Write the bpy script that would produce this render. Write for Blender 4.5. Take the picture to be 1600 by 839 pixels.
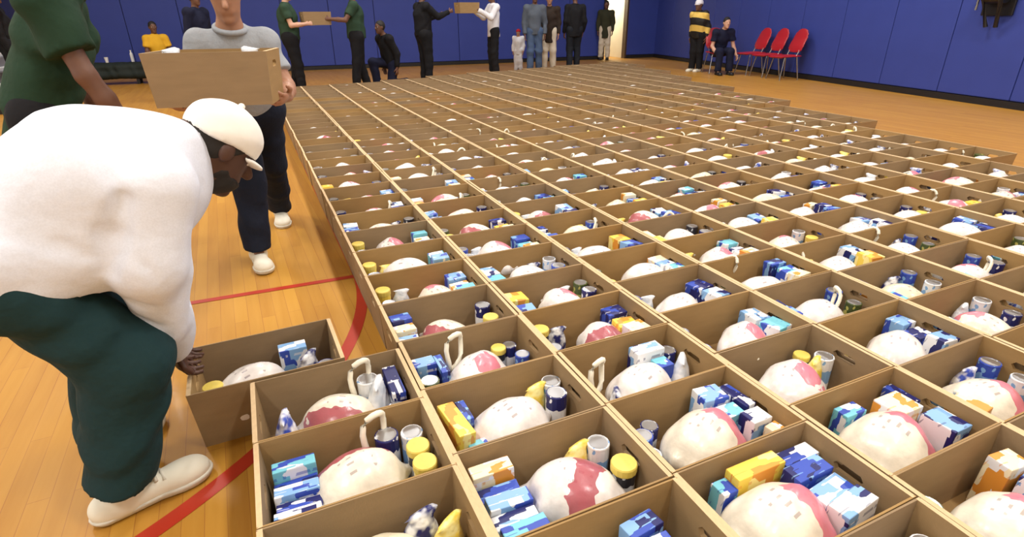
import bpy, bmesh, math, random
import numpy as np
from mathutils import Vector, Matrix

for o in list(bpy.data.objects): bpy.data.objects.remove(o)
scene = bpy.context.scene
COL = scene.collection
rnd = random.Random(11)

# ------------------------------------------------------------------ camera
F_PX = 866.446
CAM = (0.1716, -1.7380, 1.3145)
YAW, PITCH, ROLL = math.radians(24.158), math.radians(24.401), math.radians(-0.575)
fwd = Vector((math.sin(YAW)*math.cos(PITCH), math.cos(YAW)*math.cos(PITCH), -math.sin(PITCH)))
right = Vector((math.cos(YAW), -math.sin(YAW), 0))
up = right.cross(fwd)
r2 = right*math.cos(ROLL) + up*math.sin(ROLL)
u2 = -right*math.sin(ROLL) + up*math.cos(ROLL)
cam_data = bpy.data.cameras.new('camera'); cam = bpy.data.objects.new('camera', cam_data); COL.objects.link(cam)
m = Matrix((r2, u2, -fwd)).transposed().to_4x4(); m.translation = Vector(CAM)
cam.matrix_world = m
cam_data.sensor_fit = 'HORIZONTAL'; cam_data.sensor_width = 36.0; cam_data.lens = F_PX/1600*36
cam_data.clip_start = 0.02; cam_data.clip_end = 200
scene.camera = cam

# ------------------------------------------------------------------ light
world = bpy.data.worlds.new('hall_light'); scene.world = world; world.use_nodes = True
world.node_tree.nodes['Background'].inputs[0].default_value = (1.0, 0.97, 0.93, 1)
world.node_tree.nodes['Background'].inputs[1].default_value = 1.3
LAMP_POWER = 140.0
LAMP_SPOTS = [(x, y) for x in (-2.4, 2.8, 8.0) for y in (-3.0, 1.2, 5.4, 9.6)]
scene.view_settings.view_transform = 'Standard'
scene.view_settings.look = 'None'
scene.view_settings.gamma = 1.0
scene.view_settings.use_curve_mapping = False
scene.view_settings.exposure = 0.08

# ------------------------------------------------------------------ materials
def srgb(r, g, b):
    f = lambda c: (c/255/12.92) if c/255 <= .04045 else ((c/255+.055)/1.055)**2.4
    return (f(r), f(g), f(b), 1)
class NT:
    def __init__(s, name):
        s.m = bpy.data.materials.new(name); s.m.use_nodes = True; s.t = s.m.node_tree
        s.b = s.t.nodes['Principled BSDF']
    def n(s, typ, **kw):
        x = s.t.nodes.new(typ)
        for k, v in kw.items():
            if k.startswith('i_'):
                key = k[2:]; key = int(key) if key.isdigit() else key
                x.inputs[key].default_value = v
            else: setattr(x, k, v)
        return x
    def l(s, a, b): s.t.links.new(a, b)
    def math(s, op, a, b=None):
        x = s.n('ShaderNodeMath', operation=op)
        for i, v in enumerate((a, b)):
            if v is None: continue
            if isinstance(v, (int, float)): x.inputs[i].default_value = v
            else: s.l(v, x.inputs[i])
        return x.outputs[0]
    def mix(s, fac, a, b):
        x = s.n('ShaderNodeMix', data_type='RGBA')
        for i, v in ((0, fac), (6, a), (7, b)):
            if isinstance(v, (int, float, tuple)): x.inputs[i].default_value = v
            else: s.l(v, x.inputs[i])
        return x.outputs[2]
    def coord(s, kind='Object'): return s.n('ShaderNodeTexCoord').outputs[kind]
    def sep(s, v):
        x = s.n('ShaderNodeSeparateXYZ'); s.l(v, x.inputs[0]); return x.outputs
    def noise(s, v, scale, detail=2.0, rough=.5):
        x = s.n('ShaderNodeTexNoise'); x.inputs['Scale'].default_value = scale; x.inputs['Detail'].default_value = detail
        x.inputs['Roughness'].default_value = rough
        if v is not None: s.l(v, x.inputs['Vector'])
        return x.outputs[0]
    def ramp(s, v, a, b):
        x = s.n('ShaderNodeMapRange'); x.inputs[1].default_value = a; x.inputs[2].default_value = b
        s.l(v, x.inputs[0]); return x.outputs[0]
    def scale(s, v, k):
        x = s.n('ShaderNodeMapping'); x.inputs['Scale'].default_value = k; s.l(v, x.inputs[0]); return x.outputs[0]
    def bump(s, h, strength=.3, dist=.01):
        x = s.n('ShaderNodeBump'); x.inputs['Strength'].default_value = strength; x.inputs['Distance'].default_value = dist
        s.l(h, x.inputs['Height']); s.l(x.outputs[0], s.b.inputs['Normal'])
    def col(s, c):
        if isinstance(c, tuple): s.b.inputs['Base Color'].default_value = c
        else: s.l(c, s.b.inputs['Base Color'])
    def rough(s, r, spec=None):
        s.b.inputs['Roughness'].default_value = r
        if spec is not None: s.b.inputs['Specular IOR Level'].default_value = spec

def plain(name, c, rough=.6, var=.12, scale=30, metal=0, spec=None):
    t = NT(name); v = t.coord(); n = t.noise(v, scale, 3)
    d = tuple(x*(1-var) for x in c[:3])+(1,); e = tuple(min(1, x*(1+var)) for x in c[:3])+(1,)
    t.col(t.mix(n, d, e)); t.rough(rough, spec); t.b.inputs['Metallic'].default_value = metal
    return t.m
def cloth(name, c, rough=.85, crease=.35, cs=9):
    t = NT(name); v = t.coord(); n = t.noise(v, cs, 3, .55); w = t.noise(v, 220, 1)
    d = tuple(x*.93 for x in c[:3])+(1,)
    t.col(t.mix(t.ramp(w, .3, .7), d, c)); t.rough(rough, .25)
    t.bump(t.math('ADD', t.math('MULTIPLY', n, 1.0), t.math('MULTIPLY', w, .003)), crease, .03)
    return t.m

def cardboard(name, base=(153, 127, 92)):
    t = NT(name); c = srgb(*base)
    v = t.coord(); inf = t.n('ShaderNodeObjectInfo').outputs['Random']
    n = t.noise(t.scale(v, (6, 6, 30)), 1.0, 4); fl = t.n('ShaderNodeTexWave', wave_type='BANDS', bands_direction='X')
    t.l(v, fl.inputs['Vector']); fl.inputs['Scale'].default_value = 90; fl.inputs['Distortion'].default_value = 1
    d = tuple(x*.80 for x in c[:3])+(1,); e = tuple(min(1, x*1.18) for x in c[:3])+(1,)
    a = t.mix(n, d, e)
    hs = t.n('ShaderNodeHueSaturation'); t.l(a, hs.inputs['Color'])
    t.l(t.math('ADD', t.math('MULTIPLY', inf, .22), .89), hs.inputs['Value'])
    t.l(t.math('ADD', t.math('MULTIPLY', inf, .25), .9), hs.inputs['Saturation'])
    t.col(hs.outputs[0]); t.rough(.8, .25); t.bump(fl.outputs[0], .08, .002)
    return t.m
CARD = cardboard('corrugated_cardboard')
CARD_STUFF = cardboard('corrugated_cardboard_far', (153, 127, 92))
RIM = plain('cut_cardboard_edge', srgb(206, 178, 138), .85, .15, 60)

def floor_material():
    t = NT('varnished_maple_floor'); v = t.coord()
    sp = t.scale(v, (1, 1, 1))
    mp = t.n('ShaderNodeMapping'); mp.inputs['Rotation'].default_value = (0, 0, math.radians(88)); t.l(v, mp.inputs[0])
    br = t.n('ShaderNodeTexBrick', offset=.37); t.l(mp.outputs[0], br.inputs['Vector'])
    br.inputs['Color1'].default_value = srgb(184, 134, 50); br.inputs['Color2'].default_value = srgb(168, 116, 40)
    br.inputs['Mortar'].default_value = srgb(150, 94, 38)
    br.inputs['Scale'].default_value = 1.0; br.inputs['Mortar Size'].default_value = .0012
    br.inputs['Brick Width'].default_value = .9; br.inputs['Row Height'].default_value = .06
    br.inputs['Bias'].default_value = -.1
    n = t.noise(t.scale(v, (22, 1.6, 1)), 1.0, 4, .6)
    t.col(t.mix(t.math('MULTIPLY', t.ramp(n, .35, .75), .45), br.outputs[0], srgb(196, 148, 66)))
    t.rough(.42, .35)
    t.b.inputs['Coat Weight'].default_value = .04; t.b.inputs['Coat Roughness'].default_value = .12
    t.bump(br.outputs[1], .06, .002)
    return t.m
FLOOR = floor_material()
RED_PAINT = plain('red_court_paint', srgb(170, 48, 28), .35, .1, 12)
BLUE_PAD = plain('blue_vinyl_pad', srgb(54, 69, 148), .55, .10, 2.5, spec=.3)
BLUE_DARK = plain('blue_vinyl_joint', srgb(26, 34, 90), .6, .1, 4)
BASE_BLACK = plain('black_rubber_base', srgb(20, 18, 20), .6)
CREAM_WALL = plain('cream_painted_wall', srgb(214, 208, 190), .8, .05, 3)
CEIL = plain('white_ceiling', srgb(225, 222, 214), .9, .04, 2)
DOOR_WOOD = plain('dark_brown_frame', srgb(70, 52, 38), .5)
WHITE_GLOSS = plain('white_enamel', srgb(225, 225, 225), .4, .05)
GREY_STEP = plain('grey_laminate', srgb(120, 120, 124), .5)
DARK_GREEN_TARP = cloth('dark_green_canvas', srgb(34, 42, 40), .7)
BLACK_METAL = plain('black_metal', srgb(22, 22, 26), .45)
CHROME = plain('chrome_tube', srgb(160, 160, 165), .25, .05, 20, metal=1)
RED_PLASTIC = plain('red_plastic', srgb(168, 30, 40), .4, .1, 10)
TIN = plain('tin_lid', srgb(190, 192, 196), .32, .08, 30, metal=.85)

# ------------------------------------------------------------------ mesh helpers
def tagit(o, label=None, cat=None, group=None, kind=None):
    if label: o['label'] = label
    if cat: o['category'] = cat
    if group: o['group'] = group
    if kind: o['kind'] = kind
    return o
def empty(name, loc, rz=0):
    o = bpy.data.objects.new(name, None); COL.objects.link(o); o.location = loc; o.rotation_euler = (0, 0, rz)
    o.empty_display_size = .05
    return o
def mesh_from(name, verts, faces, mats, smooth=False, fmat=None):
    me = bpy.data.meshes.new(name); me.from_pydata([tuple(v) for v in verts], [], [tuple(f) for f in faces]); me.update()
    for mt in (mats if isinstance(mats, (list, tuple)) else [mats]): me.materials.append(mt)
    if smooth: me.polygons.foreach_set('use_smooth', [True]*len(me.polygons))
    if fmat is not None: me.polygons.foreach_set('material_index', fmat)
    return me
def link(name, me, parent=None, loc=(0, 0, 0), rot=(0, 0, 0), scale=(1, 1, 1)):
    o = bpy.data.objects.new(name, me); COL.objects.link(o); o.location = loc; o.rotation_euler = rot; o.scale = scale
    if parent: o.parent = parent
    return o
class MB:
    def __init__(s): s.bm = bmesh.new()
    def box(s, lo, hi, bevel=0, rot=None):
        c = [(lo[i]+hi[i])/2 for i in range(3)]; d = [hi[i]-lo[i] for i in range(3)]
        M = Matrix.Translation(c) @ (rot.to_4x4() if rot else Matrix.Identity(4)) @ Matrix.Diagonal((*d, 1))
        r = bmesh.ops.create_cube(s.bm, size=1, matrix=M)
        if bevel:
            ed = {e for v in r['verts'] for e in v.link_edges}
            bmesh.ops.bevel(s.bm, geom=list(ed), offset=bevel, segments=2, affect='EDGES', profile=.6)
        return s
    def tube(s, pts, rad, seg=8):
        pts = [Vector(p) for p in pts]; rings = []
        rr = rad if isinstance(rad, (list, tuple)) else [rad]*len(pts)
        for i, p in enumerate(pts):
            t = (pts[min(i+1, len(pts)-1)]-pts[max(i-1, 0)]).normalized()
            a = t.orthogonal() if abs(t.z) > .95 else t.cross(Vector((0, 0, 1)))
            a.normalize(); b = t.cross(a)
            rings.append([s.bm.verts.new(p+(a*math.cos(2*math.pi*j/seg)+b*math.sin(2*math.pi*j/seg))*rr[i]) for j in range(seg)])
        for i in range(len(rings)-1):
            for j in range(seg):
                s.bm.faces.new((rings[i][j], rings[i][(j+1) % seg], rings[i+1][(j+1) % seg], rings[i+1][j]))
        s.bm.faces.new(rings[0][::-1]); s.bm.faces.new(rings[-1]); return s
    def lathe(s, prof, seg=20, cap=True):
        rings = [[s.bm.verts.new((r*math.cos(2*math.pi*j/seg), r*math.sin(2*math.pi*j/seg), z)) for j in range(seg)] for r, z in prof]
        for i in range(len(rings)-1):
            for j in range(seg):
                s.bm.faces.new((rings[i][j], rings[i][(j+1) % seg], rings[i+1][(j+1) % seg], rings[i+1][j]))
        if cap: s.bm.faces.new(rings[0][::-1]); s.bm.faces.new(rings[-1])
        return s
    def mesh(s, name, mat, smooth=False):
        bmesh.ops.recalc_face_normals(s.bm, faces=s.bm.faces[:])
        me = bpy.data.meshes.new(name); s.bm.to_mesh(me); s.bm.free(); me.materials.append(mat)
        if smooth: me.polygons.foreach_set('use_smooth', [True]*len(me.polygons))
        return me
def struct(name, me, loc=(0, 0, 0), rot=(0, 0, 0), parent=None):
    o = link(name, me, parent, loc, rot)
    if not parent: o['kind'] = 'structure'
    return o

# ------------------------------------------------------------------ implicit surfaces (bodies, garments, birds)
class Field:
    def __init__(s, lo, hi, h):
        s.lo = np.array(lo, np.float32); s.h = h
        s.n = np.ceil((np.array(hi)-np.array(lo))/h).astype(int)+1
        s.D = np.full(tuple(s.n), .3, np.float32)
        s.ax = [s.lo[i]+h*np.arange(s.n[i], dtype=np.float32) for i in range(3)]
    def sub(s, lo, hi):
        i0 = np.clip(np.floor((np.array(lo)-s.lo)/s.h).astype(int), 0, s.n-1)
        i1 = np.clip(np.ceil((np.array(hi)-s.lo)/s.h).astype(int)+1, 1, s.n)
        sl = tuple(slice(a, b) for a, b in zip(i0, i1))
        X = s.ax[0][sl[0]][:, None, None]; Y = s.ax[1][sl[1]][None, :, None]; Z = s.ax[2][sl[2]][None, None, :]
        return sl, X, Y, Z
    def put(s, sl, d, k, op):
        a = s.D[sl]
        if op == 'add':
            if k > 0:
                hh = np.clip(.5+.5*(d-a)/k, 0, 1); s.D[sl] = d*(1-hh)+a*hh-k*hh*(1-hh)
            else: s.D[sl] = np.minimum(a, d)
        else:
            if k > 0:
                hh = np.clip(.5-.5*(-d-a)/k, 0, 1); s.D[sl] = -d*(1-hh)+a*hh+k*hh*(1-hh)
            else: s.D[sl] = np.maximum(a, -d)
    def cap(s, a, b, ra, rb, k=.03, flat=None, ends=(False, False), op='add'):
        a = np.array(a, float); b = np.array(b, float); R = max(ra, rb)+k+3*s.h
        sl, X, Y, Z = s.sub(np.minimum(a, b)-R, np.maximum(a, b)+R)
        ba = b-a; L2 = max(ba@ba, 1e-9); dx, dy, dz = X-a[0], Y-a[1], Z-a[2]
        t0 = (dx*ba[0]+dy*ba[1]+dz*ba[2])/L2; t = np.clip(t0, 0, 1)
        qx, qy, qz = dx-t*ba[0], dy-t*ba[1], dz-t*ba[2]
        r2 = qx*qx+qy*qy+qz*qz
        if flat is not None:
            n = np.array(flat[0], float); n /= np.linalg.norm(n); f = flat[1]
            r2 = r2+(f*f-1)*(qx*n[0]+qy*n[1]+qz*n[2])**2
            d = (np.sqrt(r2)-(ra+(rb-ra)*t))/max(1, f)**.5
        else: d = np.sqrt(r2)-(ra+(rb-ra)*t)
        L = math.sqrt(L2)
        if ends[0]: d = np.maximum(d, -t0*L)
        if ends[1]: d = np.maximum(d, (t0-1)*L)
        s.put(sl, d, k, op); return s
    def ell(s, c, r, ax=None, k=.02, op='add'):
        c = np.array(c, float); r = np.array(r, float); R = r.max()+k+3*s.h
        sl, X, Y, Z = s.sub(c-R, c+R); dx, dy, dz = X-c[0], Y-c[1], Z-c[2]
        if ax is None: ax = np.eye(3)
        p = [dx*ax[i][0]+dy*ax[i][1]+dz*ax[i][2] for i in range(3)]
        k0 = np.sqrt(sum((p[i]/r[i])**2 for i in range(3))); k1 = np.sqrt(sum((p[i]/r[i]**2)**2 for i in range(3)))+1e-6
        s.put(sl, k0*(k0-1)/k1, k, op); return s
    def cut(s, p, n):
        n = np.array(n, float); n /= np.linalg.norm(n)
        d = (s.ax[0][:, None, None]-p[0])*n[0]+(s.ax[1][None, :, None]-p[1])*n[1]+(s.ax[2][None, None, :]-p[2])*n[2]
        s.D = np.maximum(s.D, d.astype(np.float32)); return s
    def ripple(s, amp, freqs, seed=0):
        rs = np.random.RandomState(seed); X = s.ax[0][:, None, None]; Y = s.ax[1][None, :, None]; Z = s.ax[2][None, None, :]
        for f in freqs:
            v = rs.normal(size=3); v *= f/np.linalg.norm(v); w = rs.normal(size=3); w *= f*.6/np.linalg.norm(w)
            ph = rs.uniform(0, 6.28, 2)
            s.D = s.D+(amp*np.sin(v[0]*X+v[1]*Y+v[2]*Z+ph[0]+1.2*np.sin(w[0]*X+w[1]*Y+w[2]*Z+ph[1]))).astype(np.float32)
        return s
    def nets(s):
        D = s.D; D[0], D[-1] = .1, .1; D[:, 0], D[:, -1] = .1, .1; D[:, :, 0], D[:, :, -1] = .1, .1
        I = D < 0; n = D.shape
        c = I[:-1, :-1, :-1].astype(np.int8)
        cnt = sum(I[i:n[0]-1+i, j:n[1]-1+j, k:n[2]-1+k].astype(np.int8) for i in (0, 1) for j in (0, 1) for k in (0, 1))
        act = np.argwhere((cnt > 0) & (cnt < 8)); idx = np.full(cnt.shape, -1, np.int64); idx[tuple(act.T)] = np.arange(len(act))
        pos = np.zeros((len(act), 3)); num = np.zeros(len(act))
        corners = [(i, j, k) for i in (0, 1) for j in (0, 1) for k in (0, 1)]
        for a in corners:
            for axn in range(3):
                if a[axn]: continue
                b = list(a); b[axn] = 1
                da = D[tuple((act+a).T)]; db = D[tuple((act+b).T)]; mk = (da < 0) != (db < 0)
                t = np.where(mk, da/np.where(mk, da-db, 1), 0)
                p = np.array(a, float)[None]+np.zeros((len(act), 3)); p[:, axn] += t
                pos[mk] += p[mk]; num[mk] += 1
        V = s.lo+s.h*(act+pos/num[:, None])
        Fc = []
        for axn in range(3):
            o1, o2 = [(1, 2), (2, 0), (0, 1)][axn]
            A = I[tuple(slice(0, n[i]-1) if i == axn else slice(1, n[i]-1) for i in range(3))]
            B = I[tuple(slice(1, n[i]) if i == axn else slice(1, n[i]-1) for i in range(3))]
            for flip, mk in ((0, A & ~B), (1, ~A & B)):
                e = np.argwhere(mk)
                if not len(e): continue
                base = e.copy(); base[:, o1] += 1; base[:, o2] += 1
                def g(d1, d2):
                    q = base.copy(); q[:, o1] -= d1; q[:, o2] -= d2; return idx[tuple(q.T)]
                q = np.stack([g(1, 1), g(0, 1), g(0, 0), g(1, 0)], 1)
                Fc.append(q[:, ::-1] if flip else q)
        return V, np.concatenate(Fc)
    def mesh(s, name, mat, org=(0, 0, 0), fmat=None):
        V, Fc = s.nets(); V = V-np.array(org)
        me = bpy.data.meshes.new(name); nv, nf = len(V), len(Fc)
        me.vertices.add(nv); me.vertices.foreach_set('co', V.astype(np.float32).ravel())
        me.loops.add(nf*4); me.loops.foreach_set('vertex_index', Fc.astype(np.int32).ravel())
        me.polygons.add(nf); me.polygons.foreach_set('loop_start', np.arange(0, nf*4, 4, dtype=np.int32))
        try: me.polygons.foreach_set('loop_total', np.full(nf, 4, np.int32))
        except Exception: pass
        me.polygons.foreach_set('use_smooth', np.ones(nf, bool)); me.update(calc_edges=True); me.validate()
        me.materials.append(mat); return me

# ------------------------------------------------------------------ the hall
WC = Vector((13.1, 14.9, 0)); RA = math.radians(12.5); BA = math.radians(4)
rd = Vector((-math.sin(RA), -math.cos(RA), 0))     # right wall, from the corner towards the viewer
bd = Vector((-math.cos(BA), math.sin(BA), 0))      # back wall, from the corner to the left
struct('floor', MB().box((-9, -6, -.1), (16, 19, 0)).mesh('floor', FLOOR))
HW = 6.4
def wall(name, start, d, length, normal, mat, gaps=(), z0=0.0):
    ang = math.atan2(d.y, d.x); mb = MB()
    side = 1 if Vector((-d.y, d.x, 0)).dot(normal) > 0 else -1
    prev = 0
    for a, b, zt in list(gaps)+[(length, length, 0)]:
        mb.box((prev, -.15*side if side > 0 else 0, z0), (a, 0 if side > 0 else .15, HW))
        if b > a: mb.box((a, -.15 if side > 0 else 0, zt), (b, 0 if side > 0 else .15, HW))
        prev = b
    o = struct(name, mb.mesh(name, mat), tuple(start), (0, 0, ang)); return o, ang, side
wall_back, angb, sb = wall('wall_back', WC, bd, 18.2, -bd.cross(Vector((0, 0, 1))), BLUE_DARK, gaps=[(1.15, 2.05, 2.15)])
wall_right, angr, sr = wall('wall_right', WC, rd, 16.5, rd.cross(Vector((0, 0, 1))), BLUE_DARK)
# padded panels: one mesh shared by all, a child of the wall each
def pads(parent, side, xs, w):
    y0, y1 = (0, .035) if side > 0 else (-.035, 0)
    me = MB().box((.007, y0, .11), (w-.007, y1, 2.6), .012).mesh('wall_pad', BLUE_PAD, False)
    for x in xs: link('wall_pad', me, parent, (x, 0, 0))
    up_ = MB().box((.004, y0*.6, 2.61), (w-.004, y1*.6, HW-.02)).mesh('upper_panel', BLUE_PAD)
    for x in xs: link('upper_panel', up_, parent, (x, 0, 0))
pads(wall_right, sr, [i*1.22 for i in range(13)], 1.22)
pads(wall_back, sb, [2.07+i*1.22 for i in range(12)], 1.22)
pads(wall_back, sb, [0.0], 1.15)
for nm, st, ang, ln, side, x0 in (('baseboard_right', WC, angr, 16.5, sr, 0), ('baseboard_back', WC, angb, 18.0, sb, 2.05), ('baseboard_corner', WC, angb, 1.15, sb, 0)):
    struct(nm, MB().box((x0, -.05 if side < 0 else 0, 0), (ln, 0 if side < 0 else .05, .10)).mesh(nm, BASE_BLACK), tuple(st), (0, 0, ang))
lw = WC+bd*18.2
struct('wall_left', MB().box((-.15, -12, 0), (0, 0.3, HW)).mesh('wall_left', CREAM_WALL), (lw.x, lw.y, 0))
struct('wall_light_blocker', MB().box((-5.2, -6.1, 0), (12, -5.95, HW)).mesh('wall_light_blocker', CREAM_WALL))  # unseen wall added behind the camera to cut and bounce incoming light
struct('ceiling', MB().box((-9, -6, HW), (16, 19, HW+.1)).mesh('ceiling', CEIL))
# open doorway in the back wall with a lit corridor behind it
cor = MB(); cy = (-.15, -2.2) if sb > 0 else (.15, 2.2)
ya, yb = min(cy), max(cy)
cor.box((1.05, ya, 0), (1.14, yb, 2.4)); cor.box((2.06, ya, 0), (2.15, yb, 2.4)); cor.box((1.05, ya, 2.4), (2.15, yb, 2.5))
far = ya if sb > 0 else yb
cor.box((1.05, far-.05, 0), (2.15, far+.05, 2.4))
struct('wall_corridor', cor.mesh('wall_corridor', CREAM_WALL), tuple(WC), (0, 0, angb))
door = struct('door_1', MB().box((1.15, -.16, 0), (1.21, .05, 2.15)).box((1.99, -.16, 0), (2.05, .05, 2.15)).box((1.15, -.16, 2.09), (2.05, .05, 2.15)).mesh('door_1', DOOR_WOOD), tuple(WC), (0, 0, angb))
cl = bpy.data.lights.new('corridor_lamp', 'AREA'); cl.energy = 60; cl.size = .5; cl.color = (1, .93, .78)
clo = bpy.data.objects.new('corridor_lamp', cl); COL.objects.link(clo)
cp = WC+bd*1.6+Vector((bd.y, -bd.x, 0))*(-1 if True else 1)*0
nrm = Vector((-bd.y, bd.x, 0)); nrm = nrm if nrm.y > 0 else -nrm
clo.location = cp+nrm*1.1+Vector((0, 0, 2.35))

# court lines painted on the floor: free-throw circle and the line across it
def ring(cx, cy, r, w, n=160, z=.0015):
    V, Fc = [], []
    for i in range(n):
        a = math.pi+math.pi*i/(n-1)
        V += [(cx+(r-w/2)*math.cos(a), cy+(r-w/2)*math.sin(a), z), (cx+(r+w/2)*math.cos(a), cy+(r+w/2)*math.sin(a), z)]
    for i in range(n-1): j = i+1; Fc.append((2*i, 2*i+1, 2*j+1, 2*j))
    return mesh_from('court_line', V, Fc, RED_PAINT)
struct('trim_1', ring(-1.292, 1.24, 1.83, .055))
for i_, lx in enumerate((-1.292-1.83, -1.292+1.83)):
    struct('trim_%d' % (3+i_), mesh_from('court_line', [(lx-.0275, 1.2, .0015), (lx+.0275, 1.2, .0015), (lx+.0275, 7.0, .0015), (lx-.0275, 7.0, .0015)], [(0, 1, 2, 3)], RED_PAINT))
struct('trim_2', mesh_from('court_line', [(-6, 1.43, .002), (.62, 1.165, .002), (.62, 1.205, .002), (-6, 1.47, .002)], [(0, 1, 2, 3)], RED_PAINT))

# ceiling lamps that light the hall
hous = MB().box((-.32, -.62, 0), (.32, .62, .10), .02).mesh('housing', WHITE_GLOSS)
em = NT('lamp_diffuser'); em.b.inputs['Emission Color'].default_value = (1, .97, .9, 1); em.b.inputs['Emission Strength'].default_value = 4
diff = MB().box((-.29, -.59, -.02), (.29, .59, .0)).mesh('diffuser', em.m)
rod = MB().box((-.01, -.45, .1), (.01, -.43, .5)).box((-.01, .43, .1), (.01, .45, .5)).mesh('rod', BLACK_METAL)
ld = bpy.data.lights.new('hall_lamp', 'AREA'); ld.shape = 'RECTANGLE'; ld.size = .58; ld.size_y = 1.18; ld.energy = LAMP_POWER; ld.color = (1, .965, .91)
for i, (x, y) in enumerate(LAMP_SPOTS):
    e = empty('ceiling_lamp', (x, y, HW-.5)); link('housing', hous, e); link('diffuser', diff, e); link('rod', rod, e)
    rows = ['front', 'second', 'third', 'back']; cols = ['left', 'middle', 'right']
    tagit(e, 'white rectangular ceiling lamp in the %s row, %s line' % (rows[i % 4], cols[i//4]), 'lamp', 'ceiling lamps')
    lo = bpy.data.objects.new('hall_lamp', ld); COL.objects.link(lo); lo.location = (x, y, HW-.54)

# ------------------------------------------------------------------ cardboard boxes
BW, BD, BH = .498, .3155, .2225
PITCH_X, PITCH_Y = .5, .3175
T = .006; TE = .014; TAPER = .012
def panel_plain(w_top, w_bot, h):            # in the XZ plane, thickness along +Y
    V = []
    for y in (0, .005):
        V += [(-w_bot/2, y, 0), (w_bot/2, y, 0), (w_top/2, y, h), (-w_top/2, y, h)]
    Fc = [(0, 1, 2, 3), (7, 6, 5, 4), (0, 4, 5, 1), (1, 5, 6, 2), (3, 7, 4, 0), (2, 6, 7, 3)]
    return V, Fc, [0, 0, 0, 0, 0, 0]
def panel_hole(w_top, w_bot, h, hw=.045, hh=.014, hz=.165):
    out = [(-w_bot/2, 0), (0, 0), (w_bot/2, 0), ((w_top+w_bot)/4+.002, hz), (w_top/2, h), (0, h), (-w_top/2, h), (-(w_top+w_bot)/4-.002, hz)]
    inn = [(-hw*.75, hz-hh), (0, hz-hh), (hw*.75, hz-hh), (hw, hz), (hw*.75, hz+hh), (0, hz+hh), (-hw*.75, hz+hh), (-hw, hz)]
    V = [(x, 0, z) for x, z in out]+[(x, 0, z) for x, z in inn]+[(x, TE, z) for x, z in out]+[(x, TE, z) for x, z in inn]
    Fc, fm = [], []
    for i in range(8):
        j = (i+1) % 8
        Fc += [(i, j, 8+j, 8+i), (16+j, 16+i, 24+i, 24+j), (j, i, 16+i, 16+j), (8+i, 8+j, 24+j, 24+i)]
        fm += [0, 0, 1 if i in (4, 5) else 0, 0]
    return V, Fc, fm
ly = math.atan2(TAPER, BH)
long_me = mesh_from('long_panel', *panel_plain(BW, BW-2*TAPER, BH)[:2], [CARD, RIM], fmat=panel_plain(1, 1, 1)[2])
eV, eF, eM = panel_hole(BD-.002, BD-2*TAPER, BH)
end_me = mesh_from('end_panel', eV, eF, [CARD, RIM], fmat=eM)
bot_me = MB().box((-BW/2+TAPER, -BD/2+TAPER, 0), (BW/2-TAPER, BD/2-TAPER, T)).mesh('bottom_panel', CARD)
def panel_places():
    return [('long_panel', long_me, (0, -BD/2+TAPER, 0), (ly, 0, 0)),
            ('long_panel', long_me, (0, BD/2-TAPER, 0), (ly, 0, math.pi)),
            ('end_panel', end_me, (BW/2-TAPER, 0, 0), (ly, 0, math.pi/2)),
            ('end_panel', end_me, (-BW/2+TAPER, 0, 0), (ly, 0, -math.pi/2))]
def joined_box():
    V, Fc, fm = [], [], []
    for nm, me, loc, rot in panel_places()+[('b', bot_me, (0, 0, 0), (0, 0, 0))]:
        M = Matrix.Translation(loc) @ __import__('mathutils').Euler(rot).to_matrix().to_4x4(); b = len(V)
        V += [tuple(M @ v.co) for v in me.vertices]
        for p in me.polygons: Fc.append(tuple(b+i for i in p.vertices)); fm.append(p.material_index)
    return V, Fc, fm
jV, jF, jM = joined_box()
box_me = mesh_from('cardboard_box', jV, jF, [CARD, RIM], fmat=jM)
ONES = ['', 'first', 'second', 'third', 'fourth', 'fifth', 'sixth', 'seventh', 'eighth', 'ninth', 'tenth', 'eleventh', 'twelfth', 'thirteenth', 'fourteenth', 'fifteenth', 'sixteenth', 'seventeenth', 'eighteenth', 'nineteenth']
def ordw(n):
    if n < 20: return ONES[n]
    t, u = divmod(n, 10)
    return ['', '', 'twentieth', 'thirtieth'][t] if u == 0 else ['', '', 'twenty', 'thirty'][t]+'-'+ONES[u]
def make_box(loc, rz, label, parts=True, group='open food boxes laid out in columns on the floor', rot=None):
    if parts:
        e = empty('cardboard_box', loc, rz)
        for nm, me, l, r in panel_places(): link(nm, me, e, l, r)
        link('bottom_panel', bot_me, e)
    else: e = link('cardboard_box', box_me, None, loc, (0, 0, rz))
    if rot: e.rotation_euler = rot
    return tagit(e, label, 'box', group)

OFF = [0, -.118, -.148, -.378, -.356, -.288, -.25, -.35, -.297, -.206, -.205, -.39, -.37, -.408, -.314, -.413, -.31, -.264]
KR = [(3, 1), (4, -28), (5, -28), (5, -28), (5, -28), (4, -29), (3, -29), (2, -30), (2, -30), (1, -31), (0, -31), (-2, -31), (-7, -32), (-12, -32), (-17, -33), (-22, -33), (-26, -33), (-31, -34)]
BOXES = []
for c, (k0, k1) in enumerate(KR):
    for i, k in enumerate(range(k0, k1-1, -1)):
        y = -(k+OFF[c])*PITCH_Y+PITCH_Y/2; x = (c+.5)*PITCH_X
        BOXES.append(dict(c=c, i=i+1, k=k, x=x+rnd.uniform(-.003, .003), y=y+rnd.uniform(-.002, .002), rz=math.radians(rnd.uniform(-.3, .3)),
                          d=math.hypot(x-CAM[0], y-CAM[1])))
BOXES.append(dict(c=-1, i=0, k=0, x=.055, y=.172, rz=math.radians(1.5), d=1.9))
BOXES.sort(key=lambda b: b['d'])
NEAR, INDIV = 110, 300
sV, sF, sM = [], [], []
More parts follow.
